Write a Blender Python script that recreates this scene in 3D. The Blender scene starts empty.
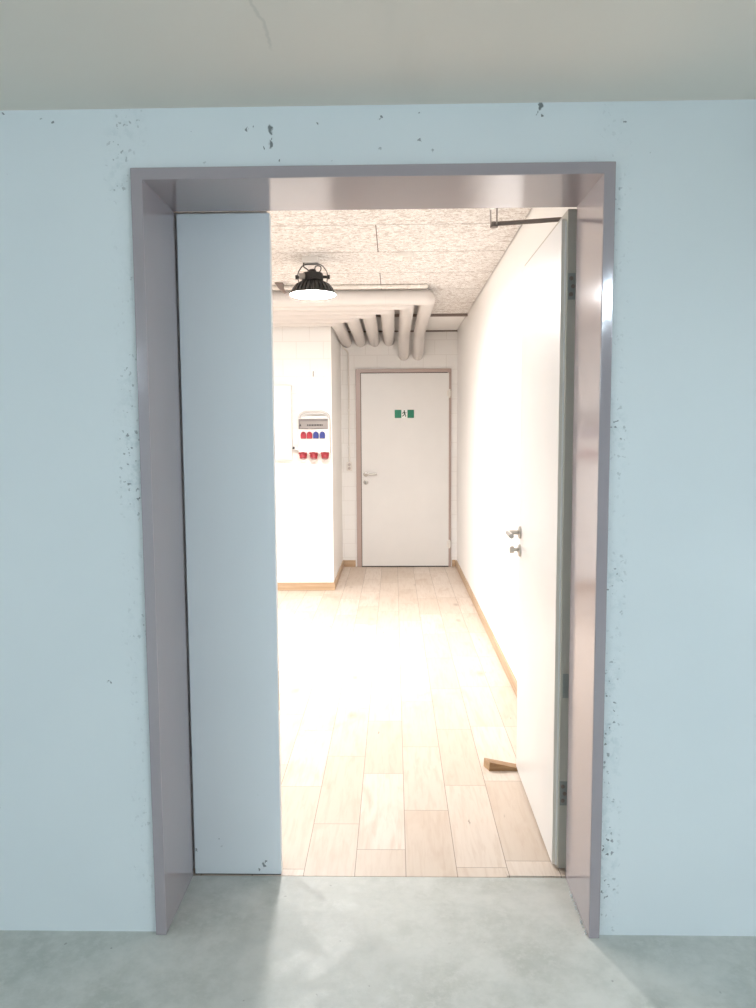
import bpy, bmesh, math, random
from mathutils import Vector, Matrix
random.seed(7)
S = bpy.context.scene
COL = S.collection
PI = math.pi

# ------------------------------------------------------------------ helpers
def link(o, parent=None):
    COL.objects.link(o)
    if parent is not None:
        o.parent = parent
    return o

def obj(name, bm, mat, parent=None, smooth=False, bevel=0.0, seg=2):
    """finish a bmesh as ONE mesh object; under a parent the vertices are given in world space"""
    bmesh.ops.recalc_face_normals(bm, faces=bm.faces)
    me = bpy.data.meshes.new(name)
    if parent is not None:
        bm.transform(Matrix.Translation(-world_loc(parent)))
    bm.to_mesh(me); bm.free()
    for m in (mat if isinstance(mat, (list, tuple)) else [mat]):
        me.materials.append(m)
    if smooth:
        for p in me.polygons:
            p.use_smooth = True
        try:
            me.set_sharp_from_angle(angle=math.radians(38))
        except Exception:
            pass
    o = bpy.data.objects.new(name, me)
    link(o, parent)
    if bevel:
        md = o.modifiers.new('bevel', 'BEVEL')
        md.width = bevel; md.segments = seg; md.limit_method = 'ANGLE'
    return o

def world_loc(o):
    v = Vector(o.location)
    while o.parent is not None:
        o = o.parent
        v = v + Vector(o.location)
    return v

def tag(o, label, cat=None, group=None, kind=None):
    o['label'] = label
    if cat: o['category'] = cat
    if group: o['group'] = group
    if kind: o['kind'] = kind
    return o

def thing(name, label, cat, loc, group=None, kind=None):
    o = bpy.data.objects.new(name, None)
    o.empty_display_size = 0.1
    o.location = loc
    link(o)
    return tag(o, label, cat, group, kind)

def dup(root, loc, label):
    r = root.copy(); COL.objects.link(r); r.location = loc; r['label'] = label
    for ch in list(root.children):
        c = ch.copy(); COL.objects.link(c); c.parent = r
        for g in list(ch.children):
            d = g.copy(); COL.objects.link(d); d.parent = c
    return r

def box(bm, x0, x1, y0, y1, z0, z1):
    v = [bm.verts.new(p) for p in ((x0,y0,z0),(x1,y0,z0),(x1,y1,z0),(x0,y1,z0),(x0,y0,z1),(x1,y0,z1),(x1,y1,z1),(x0,y1,z1))]
    for f in ((0,3,2,1),(4,5,6,7),(0,1,5,4),(1,2,6,5),(2,3,7,6),(3,0,4,7)):
        bm.faces.new([v[i] for i in f])
    return bm

def bxo(*a):
    return box(bmesh.new(), *a)

def prism(bm, pts, axis, a, b):
    """extrude a 2D outline along an axis; pts are the two other coordinates in xyz order"""
    def mk(p, t):
        q = list(p); q.insert(axis, t); return bm.verts.new(q)
    lo = [mk(p, a) for p in pts]; hi = [mk(p, b) for p in pts]
    bm.faces.new(lo); bm.faces.new(hi[::-1])
    n = len(pts)
    for i in range(n):
        bm.faces.new((lo[i], lo[(i+1) % n], hi[(i+1) % n], hi[i]))
    return bm

def lathe(bm, prof, org, axis=(0,0,1), n=32, cap=True):
    ax = Vector(axis).normalized()
    u = ax.orthogonal().normalized(); w = ax.cross(u)
    rings = []
    for r, h in prof:
        ring = []
        for i in range(n):
            t = 2*PI*i/n
            rr = r(t) if callable(r) else r
            ring.append(bm.verts.new(Vector(org) + ax*h + (u*math.cos(t)+w*math.sin(t))*rr))
        rings.append(ring)
    for a, b in zip(rings, rings[1:]):
        for i in range(n):
            bm.faces.new((a[i], a[(i+1) % n], b[(i+1) % n], b[i]))
    if cap:
        bm.faces.new(rings[0][::-1]); bm.faces.new(rings[-1])
    return bm

def rod(bm, a, b, r, n=16, r2=None):
    a = Vector(a); b = Vector(b)
    return lathe(bm, [(r, 0), (r if r2 is None else r2, (b-a).length)], a, b-a, n)

def smooth_path(pts, rad, steps=7):
    """round the corners of a polyline"""
    P = [Vector(p) for p in pts]; out = [P[0]]
    for i in range(1, len(P)-1):
        d0 = (P[i-1]-P[i]); d1 = (P[i+1]-P[i])
        t = min(rad, d0.length*.49, d1.length*.49)
        a = P[i]+d0.normalized()*t; b = P[i]+d1.normalized()*t
        for k in range(steps+1):
            s = k/steps
            out.append(a*(1-s)**2 + P[i]*2*s*(1-s) + b*s*s)
    out.append(P[-1])
    return out

def tube(bm, pts, r, n=16, flat=None):
    P = [Vector(p) for p in pts]
    tang = []
    for i in range(len(P)):
        tang.append((P[min(i+1, len(P)-1)]-P[max(i-1, 0)]).normalized())
    u = tang[0].orthogonal().normalized()
    if flat is not None:
        u = Vector(flat)
    rings = []
    for p, t in zip(P, tang):
        u = (u - t*u.dot(t)).normalized(); w = t.cross(u)
        ra, rb = (r if isinstance(r, tuple) else (r, r))
        rings.append([bm.verts.new(p + u*math.cos(2*PI*k/n)*ra + w*math.sin(2*PI*k/n)*rb) for k in range(n)])
    for a, b in zip(rings, rings[1:]):
        for i in range(n):
            bm.faces.new((a[i], a[(i+1) % n], b[(i+1) % n], b[i]))
    bm.faces.new(rings[0][::-1]); bm.faces.new(rings[-1])
    return bm

# ------------------------------------------------------------------ materials
class G:
    """tiny node-graph writer"""
    def __init__(s, name):
        s.m = bpy.data.materials.new(name); s.m.use_nodes = True
        s.t = s.m.node_tree; s.t.nodes.clear()
        s.out = s.t.nodes.new('ShaderNodeOutputMaterial')
        s.b = s.t.nodes.new('ShaderNodeBsdfPrincipled')
        s.t.links.new(s.b.outputs[0], s.out.inputs[0])
        s._co = None
    def co(s):
        if s._co is None:
            s._co = s.t.nodes.new('ShaderNodeTexCoord').outputs['Object']
        return s._co
    def put(s, sock, v):
        if v is None: return
        if hasattr(v, 'is_output'): s.t.links.new(v, sock)
        else: sock.default_value = v
    def math(s, op, a, b=None, c=None, clamp=False):
        n = s.t.nodes.new('ShaderNodeMath'); n.operation = op; n.use_clamp = clamp
        s.put(n.inputs[0], a); s.put(n.inputs[1], b); s.put(n.inputs[2], c)
        return n.outputs[0]
    def vmath(s, op, a, b=None, out=0):
        n = s.t.nodes.new('ShaderNodeVectorMath'); n.operation = op
        s.put(n.inputs[0], a); s.put(n.inputs[1], b)
        return n.outputs['Value' if op in ('DISTANCE', 'LENGTH') else 'Vector']
    def sep(s, v=None):
        n = s.t.nodes.new('ShaderNodeSeparateXYZ'); s.put(n.inputs[0], v if v is not None else s.co()); return n.outputs
    def comb(s, x, y, z):
        n = s.t.nodes.new('ShaderNodeCombineXYZ')
        for i, q in enumerate((x, y, z)): s.put(n.inputs[i], q)
        return n.outputs[0]
    def noise(s, scale, detail=3, rough=.55, v=None, dist=0.0):
        n = s.t.nodes.new('ShaderNodeTexNoise')
        s.put(n.inputs['Vector'], v if v is not None else s.co())
        n.inputs['Scale'].default_value = scale; n.inputs['Detail'].default_value = detail
        n.inputs['Roughness'].default_value = rough; n.inputs['Distortion'].default_value = dist
        return n.outputs['Fac']
    def noisec(s, scale, detail=2, v=None):
        n = s.t.nodes.new('ShaderNodeTexNoise')
        s.put(n.inputs['Vector'], v if v is not None else s.co())
        n.inputs['Scale'].default_value = scale; n.inputs['Detail'].default_value = detail
        return n.outputs['Color']
    def vor(s, scale, v=None):
        n = s.t.nodes.new('ShaderNodeTexVoronoi')
        s.put(n.inputs['Vector'], v if v is not None else s.co()); n.inputs['Scale'].default_value = scale
        return n.outputs['Distance'], n.outputs['Color']
    def step(s, v, lo, hi, a=0.0, b=1.0):
        n = s.t.nodes.new('ShaderNodeMapRange'); n.interpolation_type = 'SMOOTHSTEP'
        s.put(n.inputs[0], v)
        for i, q in enumerate((lo, hi, a, b)): s.put(n.inputs[1+i], q)
        return n.outputs[0]
    def mix(s, f, a, b):
        n = s.t.nodes.new('ShaderNodeMix'); n.data_type = 'RGBA'
        s.put(n.inputs[0], f)
        for k, q in ((6, a), (7, b)):
            s.put(n.inputs[k], q if hasattr(q, 'is_output') else (*q[:3], 1))
        return n.outputs[2]
    def brick(s, v, w, h, mortar, c1, c2, cm, off=.5, freq=2, smooth=.1, bias=0):
        n = s.t.nodes.new('ShaderNodeTexBrick')
        n.offset = off; n.offset_frequency = freq
        s.put(n.inputs['Vector'], v)
        for k, q in (('Color1', c1), ('Color2', c2), ('Mortar', cm)): n.inputs[k].default_value = (*q, 1)
        n.inputs['Scale'].default_value = 1; n.inputs['Mortar Size'].default_value = mortar
        n.inputs['Mortar Smooth'].default_value = smooth; n.inputs['Bias'].default_value = bias
        n.inputs['Brick Width'].default_value = w; n.inputs['Row Height'].default_value = h
        return n.outputs['Color'], n.outputs['Fac']
    def bump(s, h, strength=.3, dist=.01):
        n = s.t.nodes.new('ShaderNodeBump'); n.inputs['Strength'].default_value = strength
        n.inputs['Distance'].default_value = dist
        s.put(n.inputs['Height'], h); s.t.links.new(n.outputs[0], s.b.inputs['Normal'])
    def done(s, col, rough=.5, metal=0.0, spec=.5, emit=None, power=0):
        s.put(s.b.inputs['Base Color'], col if hasattr(col, 'is_output') else (*col, 1))
        s.put(s.b.inputs['Roughness'], rough); s.put(s.b.inputs['Metallic'], metal)
        s.b.inputs['Specular IOR Level'].default_value = spec
        if emit:
            s.b.inputs['Emission Color'].default_value = (*emit, 1); s.b.inputs['Emission Strength'].default_value = power
        return s.m

def srgb(r, g, b):
    f = lambda c: (c/255/12.92 if c/255 <= .04045 else ((c/255+.055)/1.055)**2.4)
    return (f(r), f(g), f(b))

def paint(name, col, rough=.4, peel=0.0, spec=.5, var=.03, metal=0.0):
    g = G(name)
    n = g.noise(3.0, 3)
    c2 = tuple(c*(1-var*2) for c in col)
    c = g.mix(n, c2, tuple(min(1, k*(1+var)) for k in col))
    if peel: g.bump(g.noise(420, 1), peel, .002)
    return g.done(c, rough, metal, spec)

def concrete_wall_mat():
    g = G('painted concrete')
    co = g.co()
    wob = g.vmath('ADD', co, g.vmath('SCALE', g.vmath('SUBTRACT', g.noisec(70), (.5, .5, .5))))
    wob.node.inputs[1].default_value = (0, 0, 0)
    sc = g.t.nodes.new('ShaderNodeVectorMath'); sc.operation = 'SCALE'
    sub = g.vmath('SUBTRACT', g.noisec(75), (.5, .5, .5))
    g.t.links.new(sub, sc.inputs[0]); sc.inputs['Scale'].default_value = .022
    p = g.vmath('ADD', co, sc.outputs[0])
    x, y, z = g.sep()
    # bands where the pour left more blow holes: under the ceiling, beside the frame
    top = g.step(z, 2.08, 2.26)
    le = g.math('MULTIPLY', g.step(x, -.085, -.02), g.step(x, .06, .01))
    re = g.math('MULTIPLY', g.step(x, 1.34, 1.29), g.step(x, 1.20, 1.26))
    patch = g.step(g.noise(2.6, 2), .47, .62)
    edge = g.math('MULTIPLY', g.math('ADD', le, re, clamp=True), g.math('ADD', patch, .12, clamp=True))
    d1, c1 = g.vor(9.0, p)
    rnd1 = g.sep(c1)[0]
    s1 = g.math('MULTIPLY', g.step(d1, .042, .022), g.step(rnd1, .84, .87))
    d2, c2 = g.vor(30, p)
    rnd2 = g.sep(c2)[0]
    s2 = g.math('MULTIPLY', g.step(d2, .15, .08), g.step(rnd2, .77, .82))
    s2 = g.math('MULTIPLY', s2, g.math('MULTIPLY', top, .9))
    d3, c3 = g.vor(85, p)
    s3 = g.math('MULTIPLY', g.step(d3, .42, .25), g.step(g.sep(c3)[0], .72, .80))
    s3 = g.math('MULTIPLY', s3, edge)
    spots = g.math('MAXIMUM', s1, g.math('MAXIMUM', s2, s3))
    # the chipped holes one can point at
    for (hx, hz, r) in HOLES:
        d = g.vmath('DISTANCE', g.vmath('MULTIPLY', p, (1, 0, .55)), (hx, 0, hz*.55))
        spots = g.math('MAXIMUM', spots, g.step(d, r*.8, r*.35))
    # plaster residue line along the frame
    base = g.mix(g.noise(1.7, 4), (.72, .765, .775), (.80, .835, .84))
    base = g.mix(g.math('MULTIPLY', edge, g.step(g.noise(55, 4), .45, .7)), base, (.62, .68, .69))
    col = g.mix(g.math('MULTIPLY', spots, .85), base, (.10, .115, .115))
    hgt = g.math('SUBTRACT', g.math('ADD', g.math('MULTIPLY', g.noise(5, 5), .5), g.math('MULTIPLY', g.math('MULTIPLY', g.noise(60, 4), edge), .7)), g.math('MULTIPLY', spots, .8))
    g.bump(hgt, .22, .012)
    return g.done(col, .62, 0, .35)

# holes on the wall in world x, z (with a radius)
HOLES = [(.372, 2.242, .010), (.370, 2.232, .006), (.371, 2.200, .008), (.376, 2.213, .004), (.310, 2.238, .006),
         (1.079, 2.285, .009), (1.083, 2.262, .005), (1.072, 2.270, .004), (.352, 2.190, .004), (.395, 2.160, .004)]

M = {}
M['concrete_wall'] = concrete_wall_mat()

g = G('concrete floor')
n1 = g.step(g.noise(4.5, 6, .65), .32, .68); n2 = g.noise(30, 5, .75)
c = g.mix(n1, (.40, .415, .375), (.565, .57, .53))
c = g.mix(g.math('MULTIPLY', g.step(n2, .45, .66), .5), c, (.56, .565, .53))
c = g.mix(g.math('MULTIPLY', g.step(g.noise(5.5, 5, .65), .52, .70), .5), c, (.44, .46, .43))
d, vc = g.vor(22, g.vmath('ADD', g.co(), g.vmath('MULTIPLY', g.noisec(40), (.02, .02, .02))))
sp = g.math('MULTIPLY', g.step(d, .12, .06), g.step(g.sep(vc)[0], .80, .86))
c = g.mix(g.math('MULTIPLY', sp, .6), c, (.17, .17, .15))
g.bump(g.noise(45, 5), .12, .006)
M['concrete_floor'] = g.done(c, g.step(n1, .2, .8, .42, .56), 0, .45)

g = G('garage ceiling concrete')
c = g.mix(g.noise(1.2, 5, .6), (.80, .745, .67), (.85, .795, .725))
st = g.step(g.noise(3, 4, .6, g.vmath('MULTIPLY', g.co(), (1, .18, 1))), .55, .8)
c = g.mix(g.math('MULTIPLY', st, .22), c, (.50, .52, .47))
x, y, z = g.sep()
lx = g.math('ABSOLUTE', g.math('SUBTRACT', x, g.math('ADD', g.math('MULTIPLY', g.math('SUBTRACT', g.noise(9, 3), .5), .05), g.math('MULTIPLY_ADD', y, .04, .43))))
crack = g.math('MULTIPLY', g.step(lx, .006, .001), g.math('MULTIPLY', g.step(y, -.56, -.50), g.step(y, -.27, -.33)))
c = g.mix(g.math('MULTIPLY', crack, .22), c, (.36, .37, .33))
g.bump(g.noise(8, 5), .12, .01)
M['garage_ceiling'] = g.done(c, .7, 0, .3)

M['frame'] = paint('taupe gloss frame paint', (.375, .325, .342), .10, .045, 1.0)
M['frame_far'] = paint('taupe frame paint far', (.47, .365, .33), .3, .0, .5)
def leaf_mat():
    g = G('grey white door laminate')
    base = g.mix(g.noise(2.5, 3), (.80, .835, .86), (.84, .87, .89))
    x, y, z = g.sep()
    p = g.vmath('ADD', g.co(), g.vmath('MULTIPLY', g.noisec(60), (.03, .03, .03)))
    d, vc = g.vor(16, p)
    low = g.step(z, .45, .02)
    sp = g.math('MULTIPLY', g.math('MULTIPLY', g.step(d, .09, .04), g.step(g.sep(vc)[0], .62, .68)), low)
    base = g.mix(g.math('MULTIPLY', sp, .75), base, (.16, .19, .19))
    for (hx, hz, r) in ((.232, .034, .010), (.216, .022, .006), (.240, .046, .005), (.010, .085, .006), (.085, .125, .004)):
        dd = g.vmath('DISTANCE', g.vmath('MULTIPLY', p, (1, 0, 1)), (hx+.015, 0, hz+.015))
        base = g.mix(g.math('MULTIPLY', g.step(dd, r, r*.4), .75), base, (.10, .12, .12))
    return g.done(base, .36, 0, .4)
M['leaf'] = leaf_mat()
M['leaf_plain'] = paint('off white door laminate', (.80, .795, .785), .33, 0, .45)
M['leaf_edge'] = paint('grey door edge band', (.50, .475, .415), .45, 0, .4)
M['edge_light'] = paint('light grey rebate band', (.76, .72, .65), .4)
M['seal'] = paint('dark rubber seal and gap shade', (.05, .05, .05), .7)  # also used on the strips that paint shade into door gaps
M['steel'] = paint('brushed stainless steel', (.50, .48, .45), .28, 0, .5, .05, 1.0)
M['zinc'] = paint('galvanised hinge steel', (.33, .355, .33), .42, .3, .5, .25, .35)
M['plaster'] = paint('white smooth plaster', (.885, .875, .86), .8, 0, .25, .012)
g = G('white painted block masonry')
x, y, z = g.sep()
u = g.comb(g.math('ADD', g.math('ADD', x, y), .045), g.math('ADD', z, .055), 0)
bc, bf = g.brick(u, .245, .155, .0045, (.885, .875, .86), (.875, .865, .85), (.82, .805, .785), .5, 2, .35)
g.bump(g.math('SUBTRACT', g.math('MULTIPLY', g.noise(90, 3), .12), bf), .16, .003)
M['masonry'] = g.done(bc, .8, 0, .25)
g = G('wood wool ceiling panel')
x, y, z = g.sep()
u = g.comb(g.math('ADD', x, -.603+12), g.math('ADD', y, -2.02+12.6), 0)
bc, bf = g.brick(u, 2.4, .6, .003, (1, 1, 1), (.97, .97, .97), (0, 0, 0), .5, 2, .2)
stv = g.vmath('MULTIPLY', g.co(), (.55, 1.0, 1))
f1 = g.noise(38, 4, .72, stv, 2.0); f2 = g.noise(85, 3, .7, stv, 3.0)
fib = g.math('MULTIPLY', g.step(f1, .40, .53), g.step(f2, .31, .50))
c = g.mix(fib, (.56, .51, .47), (.95, .94, .925))
c = g.mix(bf, c, (.20, .17, .15))
g.bump(g.math('SUBTRACT', fib, g.math('MULTIPLY', bf, 1.5)), .55, .006)
M['woodwool'] = g.done(c, .9, 0, .15)

g = G('oak laminate planks')
x, y, z = g.sep()
row = g.math('FLOOR', g.math('MULTIPLY_ADD', x, 1/.168, -.391/.168))
off = g.math('MULTIPLY', g.math('FRACT', g.math('MULTIPLY', g.math('SINE', g.math('MULTIPLY_ADD', row, 2.20883, 3.98289)), 2.61023)), .6)
u = g.comb(g.math('SUBTRACT', g.math('ADD', y, 12.0), off), g.math('ADD', x, 40*.168-.391), 0)
bc, bf = g.brick(u, .6, .168, .0014, (0, 0, 0), (1, 1, 1), (0, 0, 0), 0.0, 2, .1)
n = bc.node
rnd = g.sep(bc)[0]
shift = g.math('MULTIPLY', rnd, 7.3)
gv = g.comb(g.math('MULTIPLY', x, 1.0), g.math('MULTIPLY_ADD', y, .085, shift), shift)
grain = g.noise(60, 5, .62, gv, .6)
gv2 = g.comb(x, g.math('MULTIPLY_ADD', y, .32, shift), shift)
cloud = g.noise(7, 3, .6, gv2, .8)
kn_d, kn_c = g.vor(4.6, g.comb(g.math('MULTIPLY', x, 1.2), g.math('MULTIPLY_ADD', y, .55, shift), 0))
knot = g.math('MULTIPLY', g.step(kn_d, .20, .02), g.step(g.sep(kn_c)[0], .42, .52))
ck_d, ck_c = g.vor(7.0, g.comb(g.math('MULTIPLY', g.math('ADD', x, g.math('MULTIPLY', g.noise(30, 2), .02)), 3.2), g.math('MULTIPLY_ADD', y, .55, shift), 0))
crackw = g.math('MULTIPLY', g.step(ck_d, .10, .03), g.step(g.sep(ck_c)[0], .80, .84))
c = g.mix(rnd, (.60, .50, .41), (.70, .61, .53))
c = g.mix(g.math('MULTIPLY', g.step(grain, .42, .72), .44), c, (.50, .38, .29))
c = g.mix(g.math('MULTIPLY', g.step(cloud, .50, .74), .48), c, (.50, .37, .28))
c = g.mix(g.math('MULTIPLY', knot, .55), c, (.30, .21, .15))
c = g.mix(g.math('MULTIPLY', crackw, .7), c, (.16, .10, .06))
c = g.mix(g.math('MULTIPLY', bf, .75), c, (.23, .16, .11))
g.bump(g.math('SUBTRACT', g.math('MULTIPLY', grain, .15), bf), .25, .002)
M['oak_floor'] = g.done(c, .42, 0, .4)

def wood(name, a, b, axis=0, sc=40):
    g = G(name)
    k = [1, 1, 1]; k[axis] = .06
    n = g.noise(sc, 4, .6, g.vmath('MULTIPLY', g.co(), tuple(k)), .5)
    return g.done(g.mix(g.step(n, .3, .7), a, b), .5, 0, .35)
M['oak_skirt'] = wood('oak skirting', (.44, .30, .185), (.54, .395, .265), 0)
M['oak_skirt_y'] = wood('oak skirting along wall', (.44, .31, .20), (.54, .405, .28), 1)
M['wedge'] = wood('raw pine wedge', (.25, .14, .065), (.38, .235, .125), 0, 60)
M['wedge_end'] = wood('pine end grain', (.40, .26, .15), (.52, .36, .22), 1, 60)
M['pipe'] = paint('pale pvc pipe jacket', (.65, .62, .60), .42, 0, .4, .02)
M['joint'] = paint('pipe jacket joint', (.52, .46, .43), .5)
M['gap_shade'] = paint('dark shadow gap colour', (.17, .135, .12), .6)
M['rail'] = paint('grey brown ceiling rail', (.22, .175, .155), .5)
M['lamp_black'] = paint('black cast aluminium', (.028, .028, .03), .42, .2, .5, .1)
M['lamp_grey'] = paint('grey clamp plastic', (.34, .32, .30), .5)
M['white_plastic'] = paint('white plastic', (.82, .80, .77), .4, 0, .45, .01)
M['cream_plastic'] = paint('cream plastic', (.78, .745, .70), .45, 0, .4, .01)
M['grey_window'] = paint('smoked grey breaker window', (.30, .275, .26), .2, 0, .5)
M['grey_strip'] = paint('dark grey hinge strip', (.17, .155, .15), .4)
M['clear_grey'] = paint('light grey polycarbonate', (.52, .50, .48), .25, 0, .5)
M['black'] = paint('black plastic', (.015, .015, .017), .5)
M['red'] = paint('red plastic', (.34, .028, .042), .35, 0, .5)
M['red_dark'] = paint('deep red plastic', (.24, .016, .024), .35, 0, .5)
M['blue'] = paint('blue plastic', (.03, .045, .23), .35, 0, .5)
M['green'] = paint('green exit sign', (.012, .23, .13), .4, 0, .4)
M['sign_white'] = paint('white sign panel', (.85, .88, .85), .4)
M['dark_green'] = paint('dark green pictogram', (.01, .07, .045), .5)
LAMP_WARM = (1.0, .975, .96)
g = G('lamp lens'); M['lens'] = g.done((.9, .9, .9), .5, 0, .2, LAMP_WARM, 445)
g = G('fluorescent diffuser'); M['tube'] = g.done((.9, .9, .9), .5, 0, .2, (.72, .865, 1.0), 117)

# ------------------------------------------------------------------ measures (metres; y runs into the picture)
H, W, FW, D = 2.14, 1.2742, .0312, .2915
ZG = 2.295            # garage ceiling
ZC, YF, XR, YB, XB = 2.52, 6.175, 1.37, 4.916, .131
YW = .33              # back of the concrete wall
XL, XRG, YBK = -5.0, 6.0, -7.5

def st(name, bm, mat, label, cat, parent=None, **k):
    o = obj(name, bm, mat, parent, **k)
    return tag(o, label, cat, kind='structure')

# ------------------------------------------------------------------ garage side
st('floor', bxo(XL, XRG, YBK, .2925, -.15, 0), M['concrete_floor'], 'smooth grey concrete garage floor before the doorway', 'floor')
st('ceiling', bxo(XL, XRG, YBK, 0.008, ZG, ZG+.2), M['garage_ceiling'], 'low grey green painted concrete ceiling above the doorway wall', 'ceiling')
bm = bmesh.new()
pts = [(XL, 0), (0, 0), (0, H), (W, H), (W, 0), (XRG, 0), (XRG, ZG+.25), (XL, ZG+.25)]
prism(bm, pts, 1, .008, YW)
st('wall_front', bm, M['concrete_wall'], 'pale blue white pitted concrete wall around the doorway', 'wall')
st('wall_back', bxo(XL, XRG, YBK-.2, YBK, 0, ZG), M['concrete_wall'], 'garage wall behind the viewer', 'wall')
st('wall_left', bxo(XL-.2, XL, YBK, .008, 0, ZG), M['concrete_wall'], 'garage side wall far to the left', 'wall')
st('wall_right', bxo(XRG, XRG+.2, YBK, .008, 0, ZG), M['concrete_wall'], 'garage side wall far to the right', 'wall')

# steel frame of the doorway
bm = bmesh.new()
def ushape(t, y0, y1, dz=0):
    prism(bm, [(0, .0), (0, H), (W, H), (W, .0), (W-t, .0), (W-t, H-t), (t, H-t), (t, .0)], 1, y0, y1)
ushape(FW, -.008, D)
fr = st('trim_1', bm, M['frame'], 'glossy taupe steel frame lining the open doorway', 'door frame', bevel=.0025)
bm = bmesh.new(); ushape(.010, D, YW)
obj('rebate', bm, M['frame'], fr)
# plaster crumbs left at the foot of the right jamb
bm = bmesh.new()
for i in range(46):
    y = random.uniform(.01, .22); h = random.uniform(.002, .007)
    c0 = Vector((W-FW-random.uniform(.0005, .007), y, h*.3))
    q = bmesh.ops.create_icosphere(bm, subdivisions=1, radius=h*.5)
    for v in q['verts']:
        v.co = c0 + v.co*random.uniform(.6, 1.2)
for v in bm.verts: v.co.z = max(v.co.z, .0005)
tag(obj('mortar_crumbs', bm, M['concrete_wall']), 'grey mortar crumbs along the foot of the right frame jamb', 'mortar', kind='stuff')

# luminaires of the garage (behind the viewer)
def batten(loc, label):
    t = thing('fluorescent_lamp', label, 'lamp', loc, 'garage ceiling lamps')
    x, y, z = loc
    zh = z-.09
    for s in (-1, 1):
        bm = bmesh.new(); rod(bm, (x, y+s*.5, zh-.002), (x, y+s*.5, z+.001), .007, 10)
        obj('hanger', bm, M['white_plastic'], t)
    obj('housing', bxo(x-.036, x+.036, y-.78, y+.78, zh-.045, zh), M['white_plastic'], t, bevel=.004)
    bm = bmesh.new()
    prism(bm, [(x-.032, zh-.0455)] + [(x-.032*math.cos(PI*k/14), zh-.0455-.036*math.sin(PI*k/14)) for k in range(1, 14)] + [(x+.032, zh-.0455)], 1, y-.74, y+.74)
    obj('diffuser', bm, M['tube'], t, smooth=True)
    for s in (-1, 1):
        bm = bmesh.new(); box(bm, x-.034, x+.034, y+s*.756-.015, y+s*.756+.015, zh-.084, zh-.044)
        obj('lamp_holder', bm, M['white_plastic'], t, bevel=.003)
    return t
b0 = batten((1.85, -2.45, ZG), 'fluorescent batten on the garage ceiling, right of the viewer')
for loc, lb in (((-2.3, -2.9), 'fluorescent batten on the garage ceiling, left of the viewer'),
                ((-2.3, -5.6), 'fluorescent batten on the garage ceiling, behind the viewer to the left'),
                ((4.4, -2.6), 'added unseen fluorescent batten far right of the viewer, brightening the left jamb')):  # last one is added out of view to lift left jamb and right wall
    dup(b0, (*loc, ZG), lb)

# ------------------------------------------------------------------ room shell
RX0 = -3.6
st('floor', bxo(RX0, XR+.1, .2955, YF+.1, -.12, 0), M['oak_floor'], 'pale oak plank floor of the lit room', 'floor')
st('trim_2', bxo(1.055, 1.243, .297, .326, 0, .0035), M['oak_floor'], 'short oak strip at the right end of the threshold', 'threshold strip')
st('wall_right', bxo(XR, XR+.15, YW, YF+.15, 0, ZC+.2), M['plaster'], 'smooth white wall on the right of the lit room', 'wall')
st('wall_far', bxo(XB-.1, XR, YF, YF+.15, 0, ZC+.2), M['masonry'], 'white painted block wall around the far closed door', 'wall')
wl = st('wall_left', bxo(RX0, XB, YB, YF+.15, 0, ZC+.2), [M['masonry'], M['plaster']], 'white block wall corner carrying the socket box', 'wall')
for p in wl.data.polygons:
    if abs(p.normal.x) > .5: p.material_index = 1        # the corner's side is plastered smooth
st('wall_left', bxo(RX0-.15, RX0, YW, YB, 0, ZC+.2), M['plaster'], 'hidden left end wall of the lit room', 'wall')
st('wall_back', bxo(RX0, XR, YW, YW+.004, ZG+.25, ZC+.2), M['plaster'], 'strip of wall above the doorway on the room side', 'wall')
# ceiling: wood wool panels, smooth strip at the far end
st('ceiling', bxo(RX0, XR-.007, YW, 5.03, ZC, ZC+.10), M['woodwool'], 'cream wood wool panel ceiling of the lit room', 'ceiling')
st('ceiling', bxo(XB, XR-.007, 5.03, YF, ZC+.002, ZC+.10), M['plaster'], 'smooth white ceiling strip beyond the grey rail', 'ceiling')
st('ceiling', bxo(RX0, XR, YW, YF, ZC+.105, ZC+.14), M['gap_shade'], 'unseen slab coloured dark as shade in the ceiling edge gap', 'ceiling')  # slab coloured dark so the gap beside the panels reads as shade
st('trim_3', bxo(XB+.005, XR-.004, 5.025, 5.055, ZC-.022, ZC+.01), M['rail'], 'grey brown rail crossing the ceiling above the pipes', 'ceiling rail')
st('trim_4', bxo(XB+.005, XR-.004, YF-.02, YF-.002, ZC-.012, ZC+.01), M['rail'], 'dark strip painted as the shadow gap between ceiling and far wall', 'ceiling rail')  # dark strip stands in for shade in the ceiling edge gap
SK = .072
def skirt(name, *a, mat='oak_skirt', label=''):
    return st(name, bxo(*a), M[mat], label, 'baseboard', bevel=.003)
skirt('baseboard_right', XR-.014, XR, YW+.01, YF-.016, 0, SK, mat='oak_skirt_y', label='oak baseboard along the white right wall')
skirt('baseboard_far', XB+.015, .272, YF-.014, YF, 0, SK, label='short oak baseboard left of the far door')
skirt('baseboard_far', 1.318, XR-.015, YF-.014, YF, 0, SK, label='tiny oak baseboard right of the far door')
skirt('baseboard_left', RX0, XB+.014, YB-.014, YB, 0, SK, label='oak baseboard below the socket box')
skirt('baseboard_left', XB, XB+.014, YB, YF, 0, SK, mat='oak_skirt_y', label='oak baseboard on the side of the block wall corner')

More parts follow.
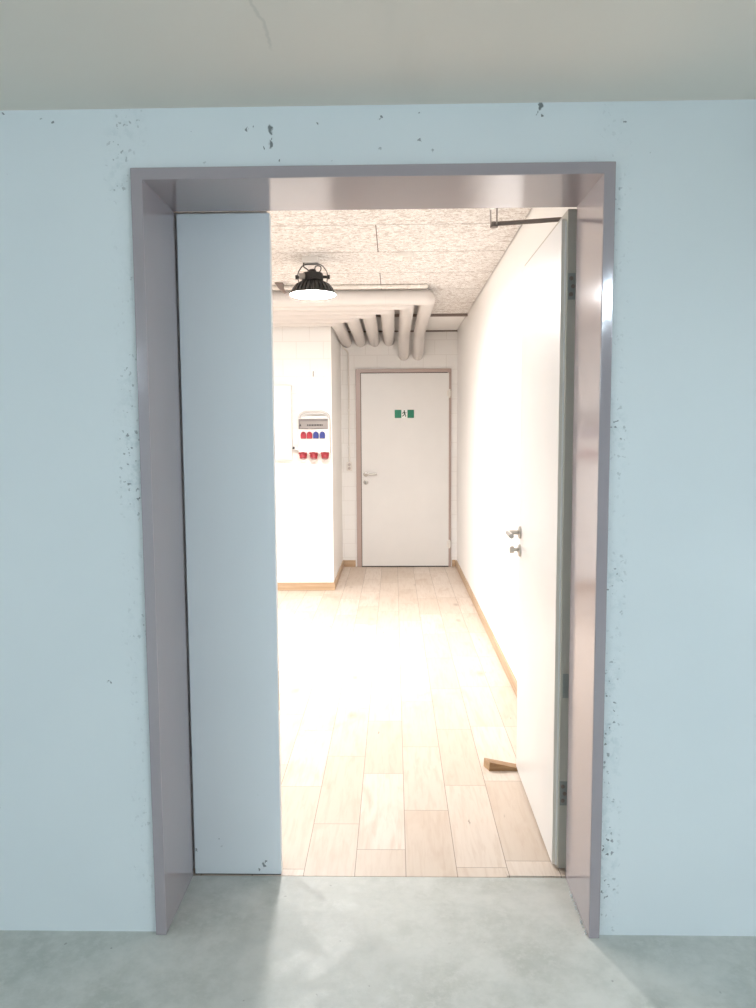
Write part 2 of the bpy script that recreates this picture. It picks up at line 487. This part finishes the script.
# ------------------------------------------------------------------ fixed left leaf (closed)
d2 = thing('door_2', 'narrow closed grey white door leaf on the left', 'door', (FW, .30, 0), kind='structure')
XL2 = .319
obj('leaf', bxo(FW+.0045, XL2, .2975, .330, .004, H-FW-.003), M['leaf'], d2, bevel=.0012)
obj('rebate_leaf', bxo(.004, XL2-.013, .332, .368, .001, H-FW+.012), M['leaf_plain'], d2, bevel=.0012)
obj('leaf_gap_shade', bxo(FW+.006, XL2-.002, .300, .328, .0004, .0038), M['seal'], d2)  # dark strip standing for the shade in the gap under the leaf
obj('seal', bxo(XL2-.013, XL2-.006, .3302, .335, .008, H-FW-.008), M['seal'], d2)
bm = bmesh.new()
box(bm, XL2-.0135, XL2-.0115, .340, .362, .92, 1.16)
box(bm, XL2-.0005, XL2+.0008, .309, .324, .55, .68)
obj('strike_plate', bm, M['steel'], d2)

# ------------------------------------------------------------------ active right leaf (open into the room)
d1 = thing('door_1', 'wide white door leaf standing open against the right wall', 'door', (1.262, .335, 0), kind='structure')
XA, XM, XZ, Y0, Y1 = 1.2125, 1.226, 1.272, .335, 1.118
ZT = H-FW-.004
bm = bxo(XA, XM, Y0+.022, Y1-.014, .010, ZT-.012)
obj('leaf', bm, M['leaf_plain'], d1, bevel=.0012)
obj('rebate_leaf', bxo(XM+.0006, XZ, Y0, Y1, .008, ZT+.012), [M['leaf_edge']], d1, bevel=.0012)
obj('edge_band', bxo(XA+.0004, XM-.0004, Y0+.020, Y0+.0235, .011, ZT-.0125), M['edge_light'], d1)
obj('seal', bxo(XM-.0035, XM+.0005, Y0+.012, Y0+.021, .011, ZT-.02), M['leaf_plain'], d1)
def hinge(z0, z1):
    bm = bmesh.new()
    box(bm, XM+.004, XM+.042, Y0-.003, Y0-.0002, z0, z1)
    rod(bm, (XM+.034, Y0-.012, z0-.004), (XM+.034, Y0-.012, z1+.004), .0085)
    h = obj('hinge', bm, M['zinc'], d1, smooth=True)
    for k in range(3):
        zz = z0+(z1-z0)*(.2+.3*k)
        bm = bmesh.new(); lathe(bm, [(.0065, 0), (.0065, .0015), (.005, .0028)], (XM+.013+.006*(k % 2), Y0-.003, zz), (0, -1, 0), 12)
        obj('screw', bm, M['rail'], h, smooth=True)
    return h
hinge(1.845, 1.925); hinge(.225, .305)
bm = bmesh.new()
box(bm, XM+.008, XM+.027, Y0-.0012, Y0-.0001, .585, .665)
for k in range(5):
    box(bm, XM+.011, XM+.024, Y0-.0018, Y0-.0011, .595+.013*k, .600+.013*k)
tag(obj('approval_plate', bm, M['zinc'], d1), 'small grey metal rating plate')
# handle on the visible face
HY, HZ = 1.062, 1.03
bm = bmesh.new(); lathe(bm, [(.026, 0), (.026, .007), (.023, .009)], (XA, HY, HZ), (-1, 0, 0), 24)
ro = obj('handle_rose', bm, M['steel'], d1, smooth=True)
bm = bmesh.new(); tube(bm, smooth_path([(XA-.006, HY, HZ), (XA-.055, HY, HZ), (XA-.055, HY-.125, HZ)], .018), .0098, 14)
obj('handle', bm, M['steel'], d1, smooth=True)
bm = bmesh.new(); lathe(bm, [(.026, 0), (.026, .007), (.023, .009)], (XA, HY, HZ-.075), (-1, 0, 0), 24)
obj('lock_rose', bm, M['steel'], d1, smooth=True)
bm = bmesh.new(); lathe(bm, [(.008, 0), (.008, .018), (.016, .019), (.0165, .033), (.014, .036)], (XA-.008, HY, HZ-.072), (-1, 0, 0), 18)
obj('thumb_turn', bm, M['steel'], d1, smooth=True)
# door closer: arm elbows out over the opening, body on the hidden face
bm = bmesh.new()
box(bm, .975, 1.022, YW+.0005, YW+.022, 2.128, 2.150)
rod(bm, (.998, YW+.016, 2.122), (.998, YW+.016, 2.150), .010)
cb = obj('closer_bracket', bm, M['steel'], d1)
bm = bmesh.new()
tube(bm, [(.992, YW+.016, 2.126), (1.018, .545, 2.126)], (.0022, .0030), 8)
tube(bm, [(1.012, YW+.016, 2.126), (1.038, .545, 2.126)], (.0022, .0030), 8)
obj('closer_link', bm, M['rail'], d1)
bm = bmesh.new()
rod(bm, (1.029, .550, 2.120), (1.029, .550, 2.136), .013)
obj('closer_joint', bm, M['rail'], d1)
bm = bmesh.new()
tube(bm, [(1.026, .551, 2.131), (1.30, .490, 2.131)], (.0075, .004), 10, flat=(0, 0, 1))
obj('closer_arm', bm, M['rail'], d1)
bm = bxo(XZ+.0005, XZ+.05, .37, .62, 2.04, 2.10)
obj('closer_body', bm, M['steel'], d1, bevel=.005)
bm = bmesh.new(); rod(bm, (1.299, .490, 2.098), (1.299, .490, 2.138), .008)
obj('closer_spindle', bm, M['steel'], d1)

# wedge under the free edge
bm = bmesh.new()
y0w, y1w = 1.085, 1.122
P = [(1.076, 0), (1.247, 0), (1.247, .004), (1.078, .038)]
lo = [bm.verts.new((px + (.018 if True else 0), y0w, pz)) for px, pz in P]
hi = [bm.verts.new((px, y1w+.012, pz)) for px, pz in P]
f = bm.faces.new(lo); bm.faces.new(hi[::-1])
for i in range(4):
    q = bm.faces.new((lo[i], lo[(i+1) % 4], hi[(i+1) % 4], hi[i]))
    if i == 3: q.material_index = 1
o = obj('door_wedge', bm, [M['wedge'], M['wedge_end']])
tag(o, 'small raw pine wedge on the floor under the open door', 'wedge')

# ------------------------------------------------------------------ far door
FX0, FX1, FZ = .289, 1.3043, 2.1227
bm = bmesh.new()
t = .052
prism(bm, [(FX0, 0), (FX0, FZ), (FX1, FZ), (FX1, 0), (FX1-t*.62, 0), (FX1-t*.62, FZ-.038), (FX0+t, FZ-.038), (FX0+t, 0)], 1, YF-.022, YF-.0005)
st('trim_5', bm, M['frame_far'], 'taupe frame around the far closed door', 'door frame', bevel=.003)
d3 = thing('door_3', 'white closed door at the far end of the room', 'door', ((FX0+FX1)/2, YF-.02, 0), kind='structure')
LX0, LX1, LZ = FX0+t+.005, FX1-.026, FZ-.046
obj('leaf', bxo(LX0, LX1, YF-.030, YF-.001, .012, LZ), M['leaf_plain'], d3, bevel=.002)
bm = bmesh.new()
box(bm, LX0-.006, LX0-.0005, YF-.0235, YF-.0221, 0, LZ+.006); box(bm, LX0-.006, LX1-.012, YF-.0235, YF-.0221, LZ+.0005, LZ+.007)
obj('seal', bm, M['seal'], d3)
obj('bottom_gap_shade', bxo(LX0, LX1, YF-.027, YF-.004, .001, .0115), M['seal'], d3)  # solid filler coloured dark for the shade under the door
bm = bmesh.new(); lathe(bm, [(.026, 0), (.026, .008), (.022, .010)], (.39, YF-.030, 1.008), (0, -1, 0), 20)
obj('handle_rose', bm, M['steel'], d3, smooth=True)
bm = bmesh.new(); tube(bm, smooth_path([(.39, YF-.036, 1.010), (.39, YF-.085, 1.010), (.512, YF-.085, 1.010)], .018), .0105, 12)
obj('handle', bm, M['steel'], d3, smooth=True)
bm = bmesh.new(); lathe(bm, [(.026, 0), (.026, .008), (.022, .010)], (.39, YF-.030, .922), (0, -1, 0), 20)
obj('lock_rose', bm, M['steel'], d3, smooth=True)
bm = bmesh.new(); box(bm, .383, .397, YF-.052, YF-.036, .905, .935)
obj('lock_cylinder', bm, M['zinc'], d3)
for zz in (1.86, .25):
    bm = bmesh.new(); rod(bm, (LX1+.006, YF-.036, zz-.045), (LX1+.006, YF-.036, zz+.045), .011)
    box(bm, LX1-.02, LX1+.03, YF-.034, YF-.0305, zz-.03, zz+.03)
    obj('hinge', bm, M['cream_plastic'], d3, smooth=True)
# exit sign
sg = thing('exit_sign', 'small green and white exit sign on the far door', 'sign', (.8055, YF-.031, 1.648))
ys = YF-.0305
obj('plate', bxo(.703, .908, ys-.003, ys-.0005, 1.605, 1.691), M['green'], sg)
obj('panel', bxo(.774, .838, ys-.0042, ys-.0031, 1.605, 1.691), M['sign_white'], sg)
bm = bmesh.new()
ya, yb_ = ys-.0056, ys-.0043
def limb(pts, w):
    for (x0, z0), (x1, z1) in zip(pts, pts[1:]):
        dx, dz = x1-x0, z1-z0; L = math.hypot(dx, dz); nx, nz = -dz/L*w, dx/L*w
        prism(bm, [(x0+nx, z0+nz), (x0-nx, z0-nz), (x1-nx, z1-nz), (x1+nx, z1+nz)], 1, ya, yb_)
lathe(bm, [(.0075, 0), (.0075, .0013)], (.805, yb_, 1.678), (0, -1, 0), 14)
limb([(.803, 1.670), (.808, 1.644)], .0062)                 # trunk
limb([(.803, 1.667), (.790, 1.660), (.784, 1.648)], .0033)  # arm back
limb([(.804, 1.667), (.817, 1.656), (.826, 1.662)], .0033)  # arm front
limb([(.807, 1.646), (.820, 1.634), (.818, 1.616)], .0042)  # front leg
limb([(.807, 1.646), (.797, 1.630), (.782, 1.624)], .0042)  # back leg
obj('pictogram', bm, M['dark_green'], sg)

# ------------------------------------------------------------------ socket box on the block wall
def kx(x, y): return .6931 + (x-.6931)*(y+2.0916)/(YB+2.0916)
def kz(z, y): return 1.4371 + (z-1.4371)*(y+2.0916)/(YB+2.0916)
yf0 = YB-.115
def X(v): return kx(v, yf0)
def Z(v): return kz(v, yf0)
sb = thing('socket_box', 'white socket distribution box with red and blue outlets', 'socket box', (X(-.033), YB, Z(1.45)))
obj('body', bxo(X(-.176), X(.110), yf0, YB-.001, Z(1.258), Z(1.582)), M['white_plastic'], sb, bevel=.010, seg=3)
bm = bmesh.new()
tube(bm, smooth_path([(X(-.165), yf0+.03, Z(1.57)), (X(-.168), yf0+.03, Z(1.61)), (X(-.125), yf0+.03, Z(1.640)), (X(.055), yf0+.03, Z(1.640)), (X(.100), yf0+.03, Z(1.61)), (X(.097), yf0+.03, Z(1.57))], .03), (.012, .010), 12)
obj('carry_handle', bm, M['clear_grey'], sb, smooth=True)
bm = bmesh.new(); prism(bm, [(X(-.16), Z(1.578)), (X(-.15), Z(1.602)), (X(.085), Z(1.602)), (X(.096), Z(1.578))], 1, yf0+.035, yf0+.075)
obj('top_hood', bm, M['white_plastic'], sb, bevel=.004)
wn = obj('breaker_window', bxo(X(-.172), X(.096), yf0-.012, yf0-.0005, Z(1.484), Z(1.577)), M['grey_window'], sb, bevel=.003)
obj('window_rail', bxo(X(-.170), X(.094), yf0-.017, yf0-.0125, Z(1.556), Z(1.575)), M['grey_strip'], wn)
for k in range(10):
    xx = X(-.092+.0145*k)
    obj('breaker', bxo(xx, xx+.0085, yf0-.0165, yf0-.0125, Z(1.513), Z(1.527)), M['black'], wn)
bm = bmesh.new(); prism(bm, [(X(-.165), Z(1.510)), (X(-.146), Z(1.510)), (X(-.1555), Z(1.535))], 1, yf0-.0160, yf0-.0125)
obj('warning_mark', bm, M['black'], wn)
obj('window_edge', bxo(X(-.170), X(-.158), yf0-.0155, yf0-.0125, Z(1.487), Z(1.574)), M['grey_strip'], wn)
bm = bmesh.new(); box(bm, X(-.155), X(-.085), yf0-.0155, yf0-.0125, Z(1.487), Z(1.4935)); box(bm, X(-.06), X(.085), yf0-.0155, yf0-.0125, Z(1.487), Z(1.491))
obj('window_label', bm, M['grey_strip'], wn)
for xx, mt in ((-.129, 'red'), (-.073, 'red'), (-.015, 'blue'), (.044, 'blue')):
    bm = bmesh.new()
    w2, z0, z1 = .0245, 1.399, 1.463
    out = [(X(xx)-w2, Z(z0)), (X(xx)+w2, Z(z0))]
    for k in range(9):
        a = PI*k/8
        out.append((X(xx)+w2*math.cos(a)*(1 if k not in (0, 8) else 1), Z(z1)-.030+.030*math.sin(a)))
    prism(bm, out, 1, yf0-.026, yf0-.0005)
    so = obj('outlet', bm, M[mt], sb, bevel=.004)
    bm = bmesh.new(); prism(bm, [(X(xx)-.010, Z(1.438)), (X(xx)+.010, Z(1.438)), (X(xx)+.006, Z(1.462)), (X(xx)-.006, Z(1.462))], 1, yf0-.031, yf0-.0262)
    obj('flap_clip', bm, M['red_dark'] if mt == 'red' else M['blue'], so, bevel=.002)
for xx in (-.137, -.039, .064):
    bm = bmesh.new()
    cx_, cz_ = X(xx), Z(1.262)
    ax = Vector((0, -.34, -.94)).normalized()
    o0 = Vector((cx_, yf0+.03, cz_+.004))
    lathe(bm, [(.034, 0), (.0365, .004), (.0355, .028), (.0325, .031), (.0325, .047), (.028, .051)], o0, ax, 24)
    ce = obj('industrial_socket', bm, M['red'], sb, smooth=True)
    bm = bmesh.new(); box(bm, cx_-.038, cx_+.038, yf0-.012, yf0+.055, cz_-.006, cz_+.012)
    obj('socket_flange', bm, M['red_dark'], ce, bevel=.003)
    bm = bmesh.new(); lathe(bm, [(.0265, 0), (.0265, .003)], o0+ax*.0505, ax, 20)
    obj('lid', bm, M['red_dark'], ce)
bm = bmesh.new()
rod(bm, (X(-.180), yf0+.05, Z(1.305)), (X(-.216), yf0+.05, Z(1.311)), .014)
cg = obj('cable_gland', bm, M['white_plastic'], sb, smooth=True)
bm = bmesh.new(); rod(bm, (X(-.214), yf0+.05, Z(1.311)), (X(-.236), yf0+.05, Z(1.315)), .011)
obj('plug_tip', bm, M['black'], cg, smooth=True)

# white cabinet beside it
yc0 = YB-.07
cb = thing('electrical_cabinet', 'flat white wall cabinet left of the socket box, partly behind the door leaf', 'cabinet', (kx(-.5, yc0), YB, 1.2))
obj('body', bxo(kx(-.80, yc0), kx(-.237, yc0), yc0, YB+.0005, kz(1.205, yc0), kz(1.884, yc0)), M['white_plastic'], cb, bevel=.004)
obj('door', bxo(kx(-.79, yc0), kx(-.243, yc0), yc0-.010, yc0-.001, kz(1.212, yc0), kz(1.877, yc0)), M['white_plastic'], cb, bevel=.004)
# small hook in the wall above the box
bm = bmesh.new(); tube(bm, smooth_path([(-.031, YB-.0005, 2.0), (-.031, YB-.02, 2.0), (-.031, YB-.02, 1.955)], .008), .0035, 8)
tag(obj('wall_hook', bm, M['rail']), 'tiny dark hook in the block wall above the socket box', 'hook')

# conduit and outlet left of the far door
cd = thing('cable_conduit', 'thin white vertical conduit on the far wall left of the door', 'conduit', (.214, YF, 1.1))
bm = bmesh.new(); tube(bm, smooth_path([(.150, YF-.012, 2.36), (.213, YF-.012, 2.30), (.215, YF-.012, 1.13)], .03), .009, 10)
obj('pipe', bm, M['cream_plastic'], cd, smooth=True)
for zz in (2.04, 1.69, 1.30):
    bm = bmesh.new(); box(bm, .198, .231, YF-.024, YF-.0005, zz-.010, zz+.010)
    obj('clip', bm, M['white_plastic'], cd, bevel=.003)
wo = thing('wall_outlet', 'small white outlet box at the foot of the conduit', 'outlet', (.214, YF, 1.09))
obj('box', bxo(.184, .244, YF-.035, YF-.0005, 1.045, 1.137), M['cream_plastic'], wo, bevel=.004)
for zz in (1.072, 1.112):
    bm = bmesh.new(); lathe(bm, [(.016, 0), (.014, .003)], (.214, YF-.0352, zz), (0, -1, 0), 16)
    obj('socket', bm, M['joint'], wo)

# ------------------------------------------------------------------ pipes under the ceiling
PR = .058
ends = [.950, .800, .645, .490, .345, .197]
names_ = ['outermost', 'second', 'third', 'fourth', 'fifth', 'innermost']
PL = ['pale ceiling pipe, rightmost and nearest of the six, dipping into the far wall',
      'pale ceiling pipe second from the right, dipping into the wall above the door',
      'pale ceiling pipe third from the right above the far door',
      'pale ceiling pipe fourth from the right, ending over the door frame corner',
      'pale ceiling pipe second from the left of the six',
      'pale ceiling pipe leftmost of the six, skimming the block wall corner']
for k, (ex, lb) in enumerate(zip(ends, PL)):
    py = 3.70+.185*k; pz = 2.440-.004*k
    t = thing('insulated_pipe', lb, 'pipe', (ex, py, pz), 'pipes under the room ceiling')
    if k < 2:
        path = [(RX0+.01, py, pz), (ex, py, pz), (ex, 5.62, pz), (ex, 5.95, 2.275), (ex, YF-.001, 2.268)]
    else:
        path = [(RX0+.01, py, pz), (ex, py, pz), (ex, YF-.001, pz-.012)]
    bm = bmesh.new(); tube(bm, smooth_path(path, .075, 8), PR, 28)
    obj('jacket', bm, M['pipe'], t, smooth=True)
    for jx in ((ex-.32, ex-1.35) if k < 2 else (ex-.55,)):
        bm = bmesh.new(); lathe(bm, [(PR+.0006, 0), (PR+.0016, .001), (PR+.0016, .005), (PR+.0006, .006)], (jx, py, pz), (1, 0, 0), 28)
        obj('seam', bm, M['pipe'], t, smooth=True)
    # hangers hidden against the ceiling hold the run
    for hx in (ex-.9, ex-2.4):
        bm = bmesh.new(); lathe(bm, [(PR+.0005, 0), (PR+.002, .001), (PR+.002, .019), (PR+.0005, .02)], (hx, py, pz), (1, 0, 0), 28)
        rod(bm, (hx+.01, py, pz+PR), (hx+.01, py, ZC), .005)
        obj('hanger', bm, M['pipe'], t)
# ribbed conduit along the ceiling just before the pipes
bm = bmesh.new()
prof = []
xx = 0.0
while xx < 4.5:
    prof += [(.0135, xx), (.0165, xx+.008), (.0165, xx+.016), (.0135, xx+.024)]; xx += .024
lathe(bm, prof, (RX0+.03, 3.62, ZC-.0155), (1, 0, 0), 14)
tag(obj('ribbed_conduit', bm, M['cream_plastic'], smooth=True), 'ribbed cream conduit along the ceiling just before the pipes', 'conduit')
bm = bmesh.new()
prism(bm, [(-.158, ZC-.002), (-.095, ZC-.002), (-.098, ZC-.030), (-.078, ZC-.062), (-.090, ZC-.072), (-.125, ZC-.045)], 1, 3.50, 3.575)
tag(obj('ceiling_clamp', bm, M['rail'], bevel=.004), 'dark metal clamp on the ceiling left of the hanging lamp', 'clamp')

# ------------------------------------------------------------------ high bay lamp
LX, LY = .196, 2.75
def high_bay(label):
    t = thing('high_bay_lamp', label, 'lamp', (LX, LY, ZC), 'high bay lamps')
    zb = 2.281
    # finned heat sink: 30 ribs
    def rib(r, a):
        return lambda th: r*(1 - a*(0 if math.sin(th*30) > -.2 else 1))
    bm = bmesh.new()
    lathe(bm, [(.141, .016), (.141, .024), (rib(.137, .05), .028), (rib(.124, .10), .055), (rib(.104, .14), .078), (rib(.078, .16), .092), (rib(.066, .16), .096), (.060, .098)], (LX, LY, zb), n=240)
    obj('heat_sink', bm, M['lamp_black'], t, smooth=True)
    bm = bmesh.new()
    lathe(bm, [(.064, .098), (.066, .100), (rib(.066, .06), .104), (rib(.064, .06), .140), (.058, .146), (.024, .150), (.022, .166), (.010, .170)], (LX, LY, zb), n=240)
    obj('driver_housing', bm, M['lamp_black'], t, smooth=True)
    bm = bmesh.new()
    lathe(bm, [(.010, .0), (.060, .0012), (.100, .0042), (.125, .0085), (.1385, .0145), (.1385, .0155)], (LX, LY, zb), n=64)
    obj('lens', bm, M['lens'], t, smooth=True)
    # U bracket
    zt = ZC-.040
    bm = bmesh.new()
    tube(bm, smooth_path([(LX-.088, LY, zb+.095), (LX-.092, LY, zb+.125), (LX-.090, LY, zb+.150), (LX-.058, LY, zt), (LX+.058, LY, zt), (LX+.090, LY, zb+.150), (LX+.092, LY, zb+.125), (LX+.088, LY, zb+.095)], .03), (.012, .0028), 10, flat=(0, 1, 0))
    obj('bracket', bm, M['lamp_black'], t)
    for s in (-1, 1):
        bm = bmesh.new(); rod(bm, (LX+s*.064, LY, zb+.122), (LX+s*.106, LY, zb+.122), .009, 12)
        lathe(bm, [(.014, 0), (.014, .012)], (LX+s*.094, LY, zb+.122), (s, 0, 0), 8)
        obj('bracket_knob', bm, M['lamp_black'], t)
    obj('sensor_box', bxo(LX-.076, LX-.040, LY-.075, LY-.045, zb+.100, zb+.132), M['lamp_grey'], t, bevel=.003)
    bm = bmesh.new(); tube(bm, smooth_path([(LX-.05, LY-.02, zt+.012), (LX-.055, LY-.03, zt-.02), (LX-.03, LY-.02, zb+.165), (LX-.015, LY-.01, zb+.15)], .02), .0038, 8)
    tube(bm, smooth_path([(LX+.012, LY-.02, zb+.150), (LX+.022, LY-.035, zb+.185), (LX+.055, LY-.035, zb+.180), (LX+.055, LY-.03, zb+.158), (LX+.035, LY-.02, zb+.135)], .018), .0038, 8)
    obj('cable', bm, M['lamp_black'], t, smooth=True)
    obj('junction_box', bxo(LX-.062, LX+.040, LY-.04, LY+.045, ZC-.036, ZC+.0015), M['white_plastic'], t, bevel=.004)
    return t
hb = high_bay('glowing black high bay lamp hanging from the room ceiling')
dup(hb, (-1.85, 2.75, ZC), 'glowing black high bay lamp hidden behind the closed leaf')

# presence detector
sd = thing('presence_detector', 'small round white detector on the panel ceiling', 'detector', (.77, 2.66, ZC))
bm = bmesh.new(); lathe(bm, [(.052, -.0005), (.052, -.012), (.047, -.026)], (.77, 2.66, ZC), n=28)
obj('base', bm, M['white_plastic'], sd, smooth=True)
bm = bmesh.new(); lathe(bm, [(.027, -.0265), (.025, -.036), (.016, -.044), (.006, -.047)], (.777, 2.66, ZC), n=24)
obj('sensor_dome', bm, M['cream_plastic'], sd, smooth=True)

# ------------------------------------------------------------------ camera, world, view
cam = bpy.data.cameras.new('camera'); co = bpy.data.objects.new('camera', cam); COL.objects.link(co)
yaw, pit, rol = .0211, .0909, -.0059
fw_ = Vector((-math.sin(yaw)*math.cos(pit), math.cos(yaw)*math.cos(pit), -math.sin(pit)))
r_ = Vector((math.cos(yaw), math.sin(yaw), 0)); u_ = r_.cross(fw_)
r2 = r_*math.cos(rol)+u_*math.sin(rol); u2 = -r_*math.sin(rol)+u_*math.cos(rol)
R3 = Matrix((r2, u2, -fw_)).transposed()
co.matrix_world = Matrix.Translation((.69308, -2.09158, 1.43714)) @ R3.to_4x4()
cam.sensor_fit = 'VERTICAL'; cam.sensor_height = 36.0; cam.sensor_width = 27.0
cam.lens = 768.8152/1008*36.0
cam.clip_start = .05
S.camera = co

w = bpy.data.worlds.new('world'); S.world = w; w.use_nodes = True
w.node_tree.nodes['Background'].inputs[0].default_value = (.7, .8, .9, 1)
w.node_tree.nodes['Background'].inputs[1].default_value = .05
vs = S.view_settings
S.display_settings.display_device = 'sRGB'
vs.view_transform = 'Standard'; vs.look = 'None'; vs.gamma = 1.0; vs.use_curve_mapping = False
vs.exposure = 0.0
try:
    S.cycles.max_bounces = 10; S.cycles.diffuse_bounces = 6; S.cycles.glossy_bounces = 5
    S.cycles.use_denoising = True
    S.cycles.sample_clamp_indirect = 6.0
except Exception:
    pass
